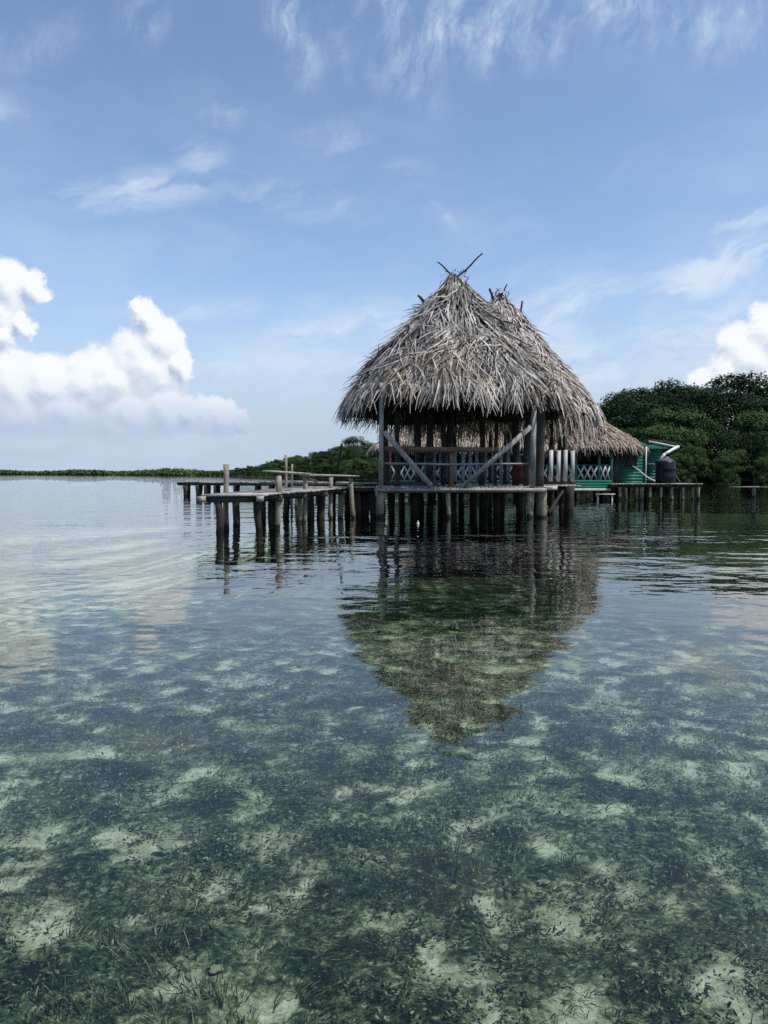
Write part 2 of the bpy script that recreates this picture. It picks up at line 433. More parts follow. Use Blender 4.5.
def build_bed():
    xs = axis(-9, 9, 0.085, 4500, 40); ys = axis(0.6, 16, 0.085, 4500, 40)
    X, Y = np.meshgrid(xs, ys)
    Z = bed_depth(X, Y)
    n = X.size
    cov = np.zeros(n, dtype=np.float32); zz = Z.ravel().copy()
    xf, yf = X.ravel(), Y.ravel()
    for i in range(n):
        if abs(xf[i]) < 40 and -5 < yf[i] < 60:
            p = patch(xf[i], yf[i]); cov[i] = p
            zz[i] += 0.05 * mnoise.noise(Vector((xf[i] * 2.1, yf[i] * 2.1, 0))) + 0.02 * mnoise.noise(Vector((xf[i] * 7, yf[i] * 7, 4))) + 0.02 * max(p, -.5)
        else:
            cov[i] = 0.5
    idx = np.arange(n).reshape(X.shape)
    F = np.stack([idx[:-1, :-1], idx[:-1, 1:], idx[1:, 1:], idx[1:, :-1]], -1).reshape(-1, 4)
    m, nt, b = material('seabed_sand_and_algae')
    at = nt.new('ShaderNodeAttribute', attribute_name='cover').outputs['Fac']
    pos = nt.new('ShaderNodeNewGeometry').outputs['Position']
    na = nt.noise(pos, 9, 6, 0.70); nb = nt.noise(pos, 42, 4, 0.65); nc = nt.noise(pos, 2.6, 5, 0.62)
    nd = nt.noise(pos, 19, 6, 0.72, dist=0.6)
    # a mat of algae, old blades and silt: dark clumps, olive turf, pale crumbs of shell
    t = nt.math('ADD', nt.math('MULTIPLY', nd, 0.55), nt.math('MULTIPLY', nb, 0.25))
    t = nt.math('ADD', t, nt.math('MULTIPLY', nc, 0.45))
    t = nt.math('SUBTRACT', t, nt.math('MULTIPLY', at, 0.10))
    alg = nt.ramp(t, [(0.50, (0.008, 0.015, 0.010)), (0.57, (0.036, 0.052, 0.030)), (0.63, (0.13, 0.14, 0.082)), (0.70, (0.32, 0.305, 0.21))])
    alg = nt.mix(nt.mapr(nb, 0.62, 0.70, 0, 0.85), alg, (0.38, 0.35, 0.26))
    sand = nt.mix(nt.mapr(nb, 0.35, 0.7), (0.36, 0.33, 0.25), (0.64, 0.58, 0.45))
    sand = nt.mix(nt.mapr(nd, 0.50, 0.66, 0, 0.85), sand, (0.13, 0.13, 0.08))
    e = nt.math('ADD', nt.math('MULTIPLY', at, 0.9), nt.math('MULTIPLY', nt.math('SUBTRACT', na, 0.5), 1.8))
    e = nt.math('ADD', e, nt.math('MULTIPLY', nt.math('SUBTRACT', nb, 0.5), 0.8))
    f = nt.mapr(e, -0.32, -0.08, 0, 1, True)
    nt.put(b.inputs['Base Color'], nt.mix(f, sand, alg)); b.inputs['Roughness'].default_value = 1.0
    b.inputs['Specular IOR Level'].default_value = 0.0
    bump(nt, b, nt.math('ADD', na, nt.math('MULTIPLY', nb, 0.5)), 0.03, 0.6)
    mb = MB().add(np.stack([xf, yf, zz], 1), F)
    o = mb.build('seabed', m, smooth=True)
    a = o.data.attributes.new('cover', 'FLOAT', 'POINT'); a.data.foreach_set('value', cov)
    tag(o, kind='structure')
build_bed()

def build_water():
    m = bpy.data.materials.new('clear_sea_water'); m.use_nodes = True
    nt = NT(m.node_tree); nt.n.clear()
    out = nt.new('ShaderNodeOutputMaterial')
    pos = nt.new('ShaderNodeNewGeometry').outputs['Position']
    sp = nt.new('ShaderNodeSeparateXYZ'); nt.put(sp.inputs[0], pos)
    # long lazy swell, ripples lying across the view, and wind patches that come and go
    q = nt.mapping(pos, rot=(0, 0, R(14)), scale=(0.55, 1.0, 1))
    w1 = nt.noise(q, 0.55, 2, 0.45, dist=0.4)
    w2 = nt.noise(nt.mapping(pos, rot=(0, 0, R(-20)), scale=(0.7, 1, 1)), 2.1, 2, 0.5)
    w3 = nt.noise(pos, 7.0, 2, 0.5)
    pt = nt.mapr(nt.noise(pos, 0.06, 2, 0.5), 0.40, 0.62, 0.5, 1.1, True)
    side = nt.mapr(sp.outputs[0], 3, -9, 0.0, 0.8, True)
    far = nt.math('MULTIPLY', nt.mapr(sp.outputs[1], 2, 14, 0.30, 1.0, True), nt.mapr(sp.outputs[1], 30, 220, 1.0, 0.22))
    amp = nt.math('MULTIPLY', nt.math('ADD', pt, side), far)
    h = nt.math('MULTIPLY', w1, 0.055)
    h = nt.math('ADD', h, nt.math('MULTIPLY', w2, 0.019))
    h = nt.math('ADD', h, nt.math('MULTIPLY', w3, 0.0022))
    h = nt.math('MULTIPLY', h, amp)
    bp = nt.new('ShaderNodeBump'); bp.inputs['Strength'].default_value = 1.0; bp.inputs['Distance'].default_value = 1.0
    nt.put(bp.inputs['Height'], h)
    fr = nt.new('ShaderNodeFresnel'); fr.inputs['IOR'].default_value = 1.333; nt.l.new(bp.outputs[0], fr.inputs['Normal'])
    tr = nt.new('ShaderNodeBsdfTransparent'); tr.inputs[0].default_value = (0.80, 0.95, 0.91, 1)
    gl = nt.new('ShaderNodeBsdfGlossy'); gl.inputs['Roughness'].default_value = 0.0; gl.inputs['Color'].default_value = (1, 1, 1, 1)
    nt.l.new(bp.outputs[0], gl.inputs['Normal'])
    mx = nt.new('ShaderNodeMixShader')
    nt.l.new(fr.outputs[0], mx.inputs[0]); nt.l.new(tr.outputs[0], mx.inputs[1]); nt.l.new(gl.outputs[0], mx.inputs[2])
    nt.l.new(mx.outputs[0], out.inputs[0])
    s = 4400
    g = np.array([-s, -400, -60, 60, 400, s], float)
    X, Y = np.meshgrid(g, g)
    idx = np.arange(X.size).reshape(X.shape)
    F = np.stack([idx[:-1, :-1], idx[:-1, 1:], idx[1:, 1:], idx[1:, :-1]], -1).reshape(-1, 4)
    o = MB().add(np.stack([X.ravel(), Y.ravel(), np.zeros(X.size)], 1), F).build('water', m)
    tag(o, kind='structure')
build_water()

def build_seagrass():
    m, nt, b = material('turtle_grass')
    geo = nt.new('ShaderNodeNewGeometry')
    n = nt.noise(geo.outputs['Position'], 1.6, 3, 0.5)
    f = nt.math('ADD', nt.math('MULTIPLY', geo.outputs['Random Per Island'], 0.6), nt.math('MULTIPLY', n, 0.45))
    col = nt.ramp(f, [(0.18, (0.006, 0.015, 0.009)), (0.42, (0.020, 0.045, 0.022)), (0.58, (0.055, 0.080, 0.036)), (0.72, (0.125, 0.12, 0.062)), (0.86, (0.36, 0.33, 0.23))])
    nt.put(b.inputs['Base Color'], col); b.inputs['Roughness'].default_value = 0.8; b.inputs['Specular IOR Level'].default_value = 0.0
    pts = []; big = []; tuft = []
    tries = 0
    # blades grow in tufts; only the near bed, where single blades can be made out, is modelled
    while len(pts) < 175000 and tries < 90000:
        tries += 1
        y = 1.7 + 6.3 * random.random() ** 0.95
        hw = 1.2 + y * 0.54
        x = random.uniform(-hw, hw)
        p = patch(x, y)
        if p < 0.05 + random.gauss(0, 0.16) and random.random() > 0.16: continue
        n = random.randint(4, 15); rad = random.uniform(0.012, 0.05); a0 = random.uniform(0, 6.28); ht = random.uniform(0.55, 1.25)
        for k in range(n):
            a = random.uniform(0, 6.28); q = rad * math.sqrt(random.random())
            pts.append((x + q * math.cos(a), y + q * math.sin(a))); big.append(ht); tuft.append((a, a0, q / rad))
    P = np.array(pts); N = len(P); ht = np.array(big); tf = np.array(tuft)
    Z = bed_depth(P[:, 0], P[:, 1])
    Z = Z + np.array([0.05 * mnoise.noise(Vector((x * 2.1, y * 2.1, 0))) for x, y in pts]) - 0.01
    base = np.column_stack([P, Z])
    # each tuft splays open and leans with a slow current that varies over the bed
    ang = np.array([mnoise.noise(Vector((x * 0.9, y * 0.9, 21))) for x, y in pts]) * 3.5
    lean = np.abs(rng.normal(0.45, 0.30, N))
    sp = tf[:, 2] * 0.75
    dirn = np.column_stack([np.cos(ang) * lean + np.cos(tf[:, 0]) * sp, np.sin(ang) * lean + np.sin(tf[:, 0]) * sp, np.ones(N)]) + rng.normal(0, .15, (N, 3)); dirn = dirn / np.linalg.norm(dirn, axis=1)[:, None]
    a2 = rng.uniform(0, 6.28, N)
    wd = np.column_stack([np.cos(a2), np.sin(a2), rng.normal(0, 0.3, N)]); wd /= np.linalg.norm(wd, axis=1)[:, None]
    bend = np.column_stack([np.cos(ang) * .5, np.sin(ang) * .5, -0.45 * np.ones(N)]) * rng.uniform(0.2, 1.4, N)[:, None]
    kind = np.array([mnoise.noise(Vector((x * 1.7, y * 1.7, 55))) for x, y in pts]) + rng.normal(0, .18, N)
    blade = kind < 0.02
    L = np.where(blade, rng.uniform(0.028, 0.085, N), rng.uniform(0.011, 0.032, N)) * ht
    W = np.where(blade, rng.uniform(0.003, 0.007, N), rng.uniform(0.006, 0.016, N))
    mb = MB()
    mb.strips(base[blade], dirn[blade], wd[blade], L[blade], W[blade], bend[blade], 3, 0.45)
    q = ~blade
    b2 = base[q].copy(); b2[:, 2] += rng.uniform(0, 0.05, q.sum())
    d2 = rng.normal(0, 1, (q.sum(), 3)); d2[:, 2] = np.abs(d2[:, 2]) * 0.7; d2 /= np.linalg.norm(d2, axis=1)[:, None]
    mb.strips(b2, d2, wd[q], L[q], W[q], bend[q] * 0.4, 2, belly=True, taper=.4)
    o = mb.build('seagrass', m)
    tag(o, 'dark green seagrass and algae carpeting the sandy seabed under the shallow water', 'seagrass', kind='stuff')
build_seagrass()

def build_stones():
    m, nt, b = material('pale_coral_stone')
    pos = nt.new('ShaderNodeTexCoord').outputs['Object']
    n = nt.noise(pos, 12, 5, 0.65)
    nt.put(b.inputs['Base Color'], nt.mix(nt.mapr(n, 0.35, 0.7), (0.12, 0.12, 0.08), (0.38, 0.36, 0.28)))
    b.inputs['Roughness'].default_value = 0.95; b.inputs['Specular IOR Level'].default_value = 0.0
    protos = []
    for s in range(4):
        import bmesh
        bm = bmesh.new(); bmesh.ops.create_icosphere(bm, subdivisions=3, radius=1)
        for v in bm.verts:
            k = 1 + 0.45 * mnoise.fractal(v.co * 1.4 + Vector((s * 9, 0, 0)), 1, 2, 4)
            v.co *= k
            v.co.z *= 0.5
        me = bpy.data.meshes.new('coral_stone'); bm.to_mesh(me); bm.free()
        me.materials.append(m); protos.append(me)
    spots = ((160, 868), (548, 905), (660, 905), (380, 880), (210, 1000), (505, 975), (150, 770), (420, 845))
    for i, (px, py) in enumerate(spots):
        Y = (CAMH + 0.55) * FPX / (py - HORY)
        x = wx(px, Y)
        o = bpy.data.objects.new('coral_stone', protos[i % 4]); C.objects.link(o)
        s = random.uniform(0.008, 0.028)
        o.location = (x, Y, float(bed_depth(np.array(x), np.array(Y))) + 0.03); o.scale = (s * random.uniform(.9, 1.5), s, s)
        o.rotation_euler = (random.uniform(-.3, .3), random.uniform(-.3, .3), random.uniform(0, 6))
        tag(o, 'small pale lump of dead coral lying among the seagrass on the seabed', 'stone', 'pale coral stones scattered on the seabed')
build_stones()

# ------------------------------------------------------------------ thatched roofs
def roof_fn(cx, cy, rx, ry, zpk, zrim, a=0.0, n=2.6, gp=1.12, seed=0.0, tilt=0.0):
    def P(th, t):
        c = np.cos(th); s = np.sin(th)
        k = (np.abs(c) ** n + np.abs(s) ** n) ** (-1.0 / n)
        wob = 1 + 0.020 * np.sin(3 * th + seed) + 0.016 * np.sin(7 * th + 2.1 * seed) + 0.010 * np.sin(17 * th + seed)
        sx = np.clip(1.7 * c, -1, 1)
        sag = 0.06 * np.sin(t * 9 + 4 * th + seed) + 0.05 * np.sin(11 * th - 6 * t)
        return np.stack([cx + a * sx * (1 - 0.0 * t) + (rx - a) * t * c * k * wob, cy + ry * t * s * k * wob, zpk - (zpk - zrim + tilt * s * k) * t ** gp + sag * np.minimum(1, 3 * t)], -1)
    return P

def unit(v): return v / np.maximum(np.linalg.norm(v, axis=-1, keepdims=True), 1e-9)

def thatch(mb, P, nstrip, lens, wid, yawsd, fringe, fr_len, lift=0.16, hang=0.0, thick=0.22, top_bias=0.5):
    # the body: an outer and an inner skin joined along the rim
    nth, nt_ = 96, 22
    th = np.linspace(0, 2 * np.pi, nth, endpoint=False); t = np.linspace(0.0, 1, nt_)
    TH, T = np.meshgrid(th, t)
    A = P(TH, T); B = A.copy(); A[..., 2] -= 0.03
    B[..., 2] -= thick + 0.18 * (1 - T)
    V = np.concatenate([A.reshape(-1, 3), B.reshape(-1, 3)]); n = nth * nt_
    ia = np.arange(n).reshape(nt_, nth); ir = np.roll(ia, -1, axis=1)
    Fo = np.stack([ia[:-1], ia[1:], ir[1:], ir[:-1]], -1).reshape(-1, 4)
    Fi = np.stack([ia[:-1], ir[:-1], ir[1:], ia[1:]], -1).reshape(-1, 4) + n
    Fr = np.stack([ia[-1], ia[-1] + n, ir[-1] + n, ir[-1]], -1).reshape(-1, 4)
    mb.add(V, np.concatenate([Fo, Fi, Fr]), 1)
    def frame(th, t):
        p = P(th, t); e = 0.01
        dn = unit(P(th, t + e) - P(th, np.maximum(t - e, 0)))
        al = unit(P(th + e, t + 0.02) - P(th - e, t + 0.02))
        nr = unit(np.cross(dn, al)); nr = np.where(nr[:, 2:3] < 0, -nr, nr)
        return p, dn, al, nr
    # layers of palm leaf
    th = rng.uniform(0, 2 * np.pi, nstrip); t = rng.random(nstrip) ** top_bias * 0.985 + 0.004
    pp = P(th, t)
    gap = np.array([mnoise.fractal(Vector((q[0] * 2.0, q[1] * 2.0, q[2] * 2.0)), 1.0, 2.0, 3) for q in pp])
    keep = (gap > -0.02) | (rng.random(nstrip) < 0.28)
    th = th[keep]; t = t[keep]; nstrip = len(th)
    p, dn, al, nr = frame(th, t)
    clump = np.array([mnoise.noise(Vector((q[0] * 1.1, q[1] * 1.1, q[2] * 1.1))) for q in p])
    yaw = rng.normal(0, yawsd, nstrip) + clump * 0.9 * yawsd * 2
    yaw = yaw * np.clip(t / 0.3, 0.25, 1)
    d = unit(dn * np.cos(yaw)[:, None] + al * np.sin(yaw)[:, None] + nr * (np.abs(rng.normal(0.05, lift, nstrip)) * np.clip(t / 0.25, 0.3, 1))[:, None])
    wd = unit(np.cross(d, nr) + nr * rng.normal(0, 0.45, nstrip)[:, None])
    L = rng.uniform(*lens, nstrip) * (0.45 + 0.55 * np.minimum(1, t * 1.6)) * (1 - 0.5 * t ** 5); W = rng.uniform(*wid, nstrip)
    bend = np.column_stack([np.zeros(nstrip), np.zeros(nstrip), -rng.uniform(0.03, 0.24, nstrip) - 0.55 * np.clip((t - .72) / .28, 0, 1)]) + al * rng.normal(0, 0.22, nstrip)[:, None]
    mb.strips(p + nr * rng.uniform(0.0, 0.07, nstrip)[:, None], d, wd, L, W, bend, 3, 0.2, 0)
    # ragged ends hanging off the eaves
    th = rng.uniform(0, 2 * np.pi, fringe); t = rng.uniform(0.86, 1.0, fringe)
    p, dn, al, nr = frame(th, t)
    d = unit(dn * (0.6 - hang * .5) + np.array([0, 0, -0.7 - hang * .5]) + al * rng.normal(0, 0.28, fringe)[:, None] + nr * rng.normal(0.05, 0.12, fringe)[:, None])
    wd = unit(al + nr * rng.normal(0, 0.6, fringe)[:, None])
    cl = np.array([mnoise.noise(Vector((a * 4.5, 0.0, 3.0))) for a in th])
    L = rng.uniform(*fr_len, fringe) * (1 + 0.5 * cl)
    bend = np.column_stack([np.zeros(fringe), np.zeros(fringe), -rng.uniform(0.05, 0.35, fringe)])
    mb.strips(p + nr * rng.uniform(-0.05, 0.06, fringe)[:, None], d, wd, L, rng.uniform(*wid, fringe), bend, 3, 0.15, 0)
    # underside: leaf ends poking down, shade painted in by the dark core colour
    nu = int(fringe * 1.8)
    th = rng.uniform(0, 2 * np.pi, nu); t = rng.uniform(0.6, 1.0, nu)
    p, dn, al, nr = frame(th, t)
    d = unit(dn * 0.5 + np.array([0, 0, -0.8]) + rng.normal(0, 0.25, (nu, 3)))
    mb.strips(p - np.array([0, 0, thick * 0.8]), d, unit(al + rng.normal(0, .3, (nu, 3))), rng.uniform(0.12, 0.5, nu), rng.uniform(*wid, nu), np.tile((0, 0, -0.1), (nu, 1)), 2, 0.2, 1)

def crown_tuft(mb, p0, n, L, spread, w=(0.03, 0.06)):
    base = np.tile(np.array(p0, float), (n, 1)) + rng.normal(0, 0.10, (n, 3)) * np.array([1.6, 1.0, 0.7])
    a = rng.uniform(0, 6.28, n)
    d = unit(np.column_stack([np.cos(a) * spread, np.sin(a) * spread, rng.uniform(-1.2, 0.5, n)]))
    wd = unit(rng.normal(0, 1, (n, 3)))
    mb.strips(base, d, wd, rng.uniform(*L, n), rng.uniform(*w, n), np.tile([0, 0, -0.25], (n, 1)), 3, 0.15, 0)

# ------------------------------------------------------------------ the near hut
DZ = 0.90                                    # deck height of the huts
hut = thing('thatched_hut', 'open hut on stilts nearest the viewer, under a shaggy grey palm-thatch roof with crossed sticks', 'hut', (2.1, 25.1, 0))
mb = MB()
PA = roof_fn(2.20, 25.1, 3.46, 2.38, 7.56, 3.50, 0.02, 2.3, 1.0, 0.4, 0.26)
thatch(mb, PA, 11000, (0.5, 1.2), (0.036, 0.088), 0.50, 1300, (0.12, 0.62), 0.17)
crown_tuft(mb, (2.22, 25.1, 7.52), 36, (0.12, 0.32), 0.35)
# a lighter bundle of leaf tied in near the top, and one slipping off the corner
crown_tuft(mb, (2.42, 24.6, 7.05), 14, (0.3, 0.45), 0.15, (0.05, 0.08))
crown_tuft(mb, (4.95, 23.7, 4.05), 45, (0.5, 0.8), 0.2)
mb.build('roof_thatch', [M['thatch'], M['thatch_core']], hut)
for (p0, p1, r) in (((2.30, 25.1, 7.45), (3.04, 24.9, 8.10), 0.030), ((2.30, 25.2, 7.40), (1.66, 25.0, 7.86), 0.028), ((1.50, 25.15, 6.35), (1.05, 24.9, 6.82), 0.05)):
    MB().log(p0, p1, r, r * 0.75, 0.03, 7, 6).build('ridge_stick', M['stick'], hut)
FY = 23.3
def front_post(px, w, ztop, mat, y=FY):
    x = wx(px, y)
    MB().box((x, y, DZ + 0.02), (x + 0.02, y, ztop), w, w, (0, 1, 0), jit=0.004).build('post', mat, hut)
front_post(381, 0.125, 3.95, M['board'])
front_post(532.5, 0.145, 3.70, M['board'])
MB().log((4.62, 23.75, DZ + 0.02), (4.66, 23.75, 3.9), 0.14, 0.125, 0.02, 10, 8).build('post', M['dark'], hut)
for (x, y, r) in ((0.42, 25.0, .09), (0.05, 26.9, .10), (1.15, 26.9, .12), (1.55, 26.7, .13), (2.25, 26.9, .085), (3.3, 26.9, .10), (4.45, 26.9, .13), (4.5, 25.2, .10), (2.0, 26.9, .07), (3.75, 26.8, .06)):
    MB().log((x, y, DZ + 0.02), (x + random.uniform(-.04, .04), y, 3.6), r, r * 0.9, 0.03, 9, 7).build('post', M['dark'], hut)
# tie beams under the thatch
for (p0, p1) in (((-0.2, 23.45, 3.62), (4.8, 23.45, 3.56)), ((-0.2, 26.75, 3.6), (4.8, 26.75, 3.6)), ((0.0, 23.3, 3.7), (0.0, 27, 3.7)), ((4.45, 23.3, 3.7), (4.45, 27, 3.7))):
    MB().log(p0, p1, 0.07, 0.06, 0.03).build('tie_beam', M['dark'], hut)
# diagonal braces, rails
MB().box((wx(384, FY), FY - 0.075, wz(432, FY)), (wx(431, FY), FY - 0.085, wz(486, FY)), 0.04, 0.15, (1, 0, 1)).build('brace', M['board'], hut)
MB().box((wx(530, FY), FY - 0.075, wz(427, FY)), (wx(463, FY), FY - 0.085, wz(486, FY)), 0.04, 0.14, (-1, 0, 1)).build('brace', M['board'], hut)
mb = MB(); mb.box((wx(383, FY), FY + 0.03, 2.03), (wx(498, FY), FY + 0.03, 2.01), 0.05, 0.145, jit=.004); mb.build('handrail', M['brown'], hut)
mb = MB(); mb.box((wx(383, FY), FY + 0.05, 1.61), (wx(450, FY), FY + 0.05, 1.585), 0.04, 0.055, jit=.004); mb.box((wx(450, FY) + .01, FY + 0.05, 1.585), (wx(530, FY), FY + 0.05, 1.60), 0.04, 0.05, jit=.004); mb.build('mid_rail', M['board'], hut)
mb = MB(); mb.box((wx(452, FY), FY + 0.11, DZ + .02), (wx(452, FY), FY + 0.11, 1.97), 0.13, 0.09, (0, 1, 0)); mb.build('rail_post', M['brown'], hut)
mb = MB(); mb.box((wx(383.5, FY), FY + 0.06, 1.02), (wx(438, FY), FY + 0.06, 1.02), 0.04, 0.10); mb.build('kick_board', M['dark'], hut)
# deck: joists, planks and the doubled front edge board
mb = MB()
x = -0.25
while x < 4.85:
    w = random.uniform(0.11, 0.16)
    mb.box((x + w / 2, 23.28 + random.uniform(-.02, .02), DZ), (x + w / 2, 27.1, DZ), w - 0.012, 0.035, jit=0.003); x += w
x = 4.86
while x < 6.5:
    w = random.uniform(0.12, 0.16)
    mb.box((x + w / 2, 26.45 + random.uniform(-.04, .04), DZ), (x + w / 2, 28.0, DZ), w - 0.012, 0.035, jit=0.003); x += w
mb.build('deck', M['board'], hut)
mb = MB()
mb.box((-0.28, 23.24, DZ - 0.062), (4.75, 23.22, DZ - 0.062), 0.045, 0.075, jit=.004)
mb.box((-0.20, 23.32, DZ - 0.085), (4.7, 23.32, DZ - 0.085), 0.06, 0.10, jit=.004)
mb.build('edge_board', M['board'], hut)
mb = MB(); mb.box((4.9, 26.42, DZ - 0.07), (5.75, 26.42, DZ - 0.07), 0.05, 0.13); mb.build('edge_board', M['white'], hut)
for y in (24.4, 25.6, 26.8): MB().box((-0.2, y, DZ - 0.11), (4.8, y, DZ - 0.11), 0.1, 0.16).build('joist', M['dark'], hut)
MB().box((4.85, 27.2, DZ - 0.11), (6.5, 27.2, DZ - 0.11), .1, .16).build('joist', M['dark'], hut)
# white plank balustrade along the back of the deck
def baluster(x, y, mat, w=0.135, z0=1.05, z1=2.10, par=hut):
    MB().box((x, y, z0), (x + random.uniform(-.015, .015), y, z1 + random.uniform(-.03, .03)), w, 0.025, (0, 1, 0)).build('baluster', mat, par)
for px in (550.5, 558, 565, 572.5): baluster(wx(px, 27.0), 27.0, M['white'])
for px in (419, 427, 434.5, 441, 448, 455, 463, 470, 477, 485, 493, 501, 508): baluster(wx(px, 27.05), 27.05, M['blue'], 0.12)
mb = MB(); mb.box((1.0, 27.1, 1.95), (5.0, 27.1, 1.95), .04, .07); mb.box((1.0, 27.1, 1.12), (6.5, 27.1, 1.12), .04, .07); mb.box((5.35, 27.06, 1.02), (6.5, 27.06, 1.02), .04, .14); mb.build('balustrade_rail', M['dark'], hut)
mb = MB(); mb.box((wx(512, 26.6), 26.6, 1.28), (wx(530, 26.6), 26.6, 1.28), 0.03, 0.62); mb.build('panel', M['maroon'], hut)
# stilts
def stilt(x, y, r, mat, par, ztop=DZ - 0.05, lean=0.05, r2=None):
    zb = float(bed_depth(np.array(x), np.array(y))) - 0.15
    MB().log((x + random.uniform(-lean, lean), y, zb), (x, y, ztop), r * random.uniform(1.0, 1.2) if r2 is None else r2, r, random.uniform(.02, .07), 10, 9).build('stilt', mat, par)
stilt(wx(381, 23.45), 23.45, 0.12, M['post'], hut); stilt(wx(448, 23.4), 23.4, 0.075, M['post'], hut)
stilt(wx(530.5, 23.42), 23.42, 0.09, M['post'], hut); stilt(wx(541.5, 23.75), 23.75, 0.15, M['post'], hut)
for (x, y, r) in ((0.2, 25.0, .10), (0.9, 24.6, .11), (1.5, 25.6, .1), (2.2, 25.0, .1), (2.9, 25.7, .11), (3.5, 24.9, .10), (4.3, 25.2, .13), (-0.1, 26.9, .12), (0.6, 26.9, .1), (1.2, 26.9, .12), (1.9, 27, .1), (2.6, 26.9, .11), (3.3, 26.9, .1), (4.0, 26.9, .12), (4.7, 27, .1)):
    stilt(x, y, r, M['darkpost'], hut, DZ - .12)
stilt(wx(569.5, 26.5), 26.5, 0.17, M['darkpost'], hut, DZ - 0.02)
MB().log((wx(546, 26.0), 25.6, 0.02), (wx(562, 26.5), 26.4, 0.72), 0.06, 0.05).build('under_brace', M['darkpost'], hut)

# ------------------------------------------------------------------ the hut behind it
hutb = thing('thatched_hut', 'second thatched hut close behind the nearest one, with a paler sunlit roof', 'hut', (4.5, 31, 0))
mb = MB()
PB = roof_fn(4.50, 31.2, 3.46, 3.6, 8.34, 3.60, 0.04, 2.5, 1.04, 2.2)
thatch(mb, PB, 11500, (0.4, 1.0), (0.045, 0.10), 0.38, 2600, (0.35, 1.15), 0.19, 0.8)
crown_tuft(mb, (4.5, 31.2, 8.25), 40, (0.2, 0.45), 0.4, (0.04, 0.08))
mb.build('roof_thatch', [M['thatch_far'], M['thatch_core']], hutb)
for (p0, p1, r) in (((4.45, 31.2, 8.1), (4.74, 31.0, 8.60), 0.03), ((4.25, 31.2, 7.9), (4.06, 31.0, 8.42), 0.05), ((5.28, 31.2, 7.2), (5.34, 31.1, 7.98), 0.04)):
    MB().log(p0, p1, r, r * .8, .02, 7, 5).build('ridge_stick', M['stick'], hutb)
for (x, y, r) in ((6.45, 28.8, .16), (2.5, 28.8, .13), (4.4, 28.7, .12), (6.5, 31, .13), (2.5, 31, .12), (6.4, 33.6, .13), (4.5, 33.6, .1), (2.5, 33.6, .12)):
    MB().log((x, y, DZ), (x, y, 3.7), r, r * .9, .03).build('post', M['dark'], hutb)
for (p0, p1) in (((5.55, 27.95, 1.75), (6.45, 27.95, 3.05)), ((5.15, 28.05, 2.0), (6.1, 28.05, 3.15))):
    MB().log(p0, p1, .06, .055, .02).build('brace', M['dark'], hutb)
for (p0, p1) in (((2.3, 28.8, 3.6), (6.7, 28.8, 3.6)), ((2.3, 33.6, 3.6), (6.7, 33.6, 3.6))):
    MB().log(p0, p1, .08, .07, .02).build('tie_beam', M['dark'], hutb)
mb = MB(); x = 2.2
while x < 6.7:
    w = random.uniform(.12, .17); mb.box((x + w / 2, 28.02, DZ), (x + w / 2, 34.4, DZ), w - .012, .035, jit=.003); x += w
mb.build('deck', M['board'], hutb)
for y in (28.3, 31, 34): MB().box((2.2, y, DZ - .11), (6.7, y, DZ - .11), .1, .16).build('joist', M['dark'], hutb)
for (x, y) in ((2.4, 28.4), (3.6, 28.4), (4.9, 28.4), (6.4, 28.5), (2.4, 31), (4.4, 31), (6.5, 31), (2.5, 34), (4.5, 34), (6.5, 34)):
    stilt(x, y, .12, M['darkpost'], hutb, DZ - .12)

# ------------------------------------------------------------------ the green house at the back
CY = 41.2; CD = 0.78
house = thing('thatched_house', 'long sea-green house on stilts with a low tan thatched roof and white lattice veranda', 'house', (6.5, 43.5, 0))
mb = MB()
PC = roof_fn(6.55, 43.6, 7.35, 3.65, 5.95, 2.62, 2.7, 3.4, 1.0, 1.3)
thatch(mb, PC, 22000, (0.2, 0.45), (0.04, 0.085), 0.24, 3400, (0.15, 0.42), 0.12)
mb.build('roof_thatch', [M['thatch_house'], M['thatch_core']], house)
# walls of lapped boards: the closed room, the back of the veranda
def lapped(mb, x0, x1, y0, y1, z0, z1, bh=0.16, t=0.03):
    z = z0
    while z < z1 - 0.01:
        h = min(bh, z1 - z); mb.box((x0, y0, z + h / 2), (x1, y1, z + h / 2), t + random.uniform(0, .006), h - 0.012, jit=0.002); z += h
xr0, xr1 = wx(617.5, CY), wx(645, CY)
mb = MB(); lapped(mb, xr0, xr1, CY, CY, CD, 2.9); mb.build('wall', M['green'], house)
mb = MB(); lapped(mb, xr1, xr1, CY + .03, 46.0, CD, 2.9); mb.build('wall', M['green'], house)
mb = MB(); lapped(mb, xr0, xr0, CY + .03, 46.0, CD, 2.9); mb.build('wall', M['green'], house)
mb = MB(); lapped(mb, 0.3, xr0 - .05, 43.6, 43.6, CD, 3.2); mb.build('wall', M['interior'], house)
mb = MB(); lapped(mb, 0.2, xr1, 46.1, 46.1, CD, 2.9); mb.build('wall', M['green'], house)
win = MB(); win.box((wx(629.5, CY) - .26, CY - .035, 1.98), (wx(629.5, CY) + .26, CY - .035, 1.98), .05, .62); win = win.build('window', M['interior'], house); win['o'] = list(house['o'])  # dark box on the wall, its colour standing in for an unlit opening
mb = MB()
for p0, p1 in (((-.29, 2.31), (.29, 2.31)), ((-.29, 1.65), (.29, 1.65))):
    mb.box((wx(629.5, CY) + p0[0], CY - .05, p0[1]), (wx(629.5, CY) + p1[0], CY - .05, p1[1]), .06, .05)
for s in (-.31, .31): mb.box((wx(629.5, CY) + s, CY - .05, 1.62), (wx(629.5, CY) + s, CY - .05, 2.34), .05, .06, (0, 1, 0))
o = mb.build('frame', M['dark'], win)
mb = MB(); mb.box((xr1 + .01, CY - .045, CD), (xr1 + .01, CY - .045, 2.7), .05, .05, (0, 1, 0)); mb.build('corner_trim', M['pvc'], house)
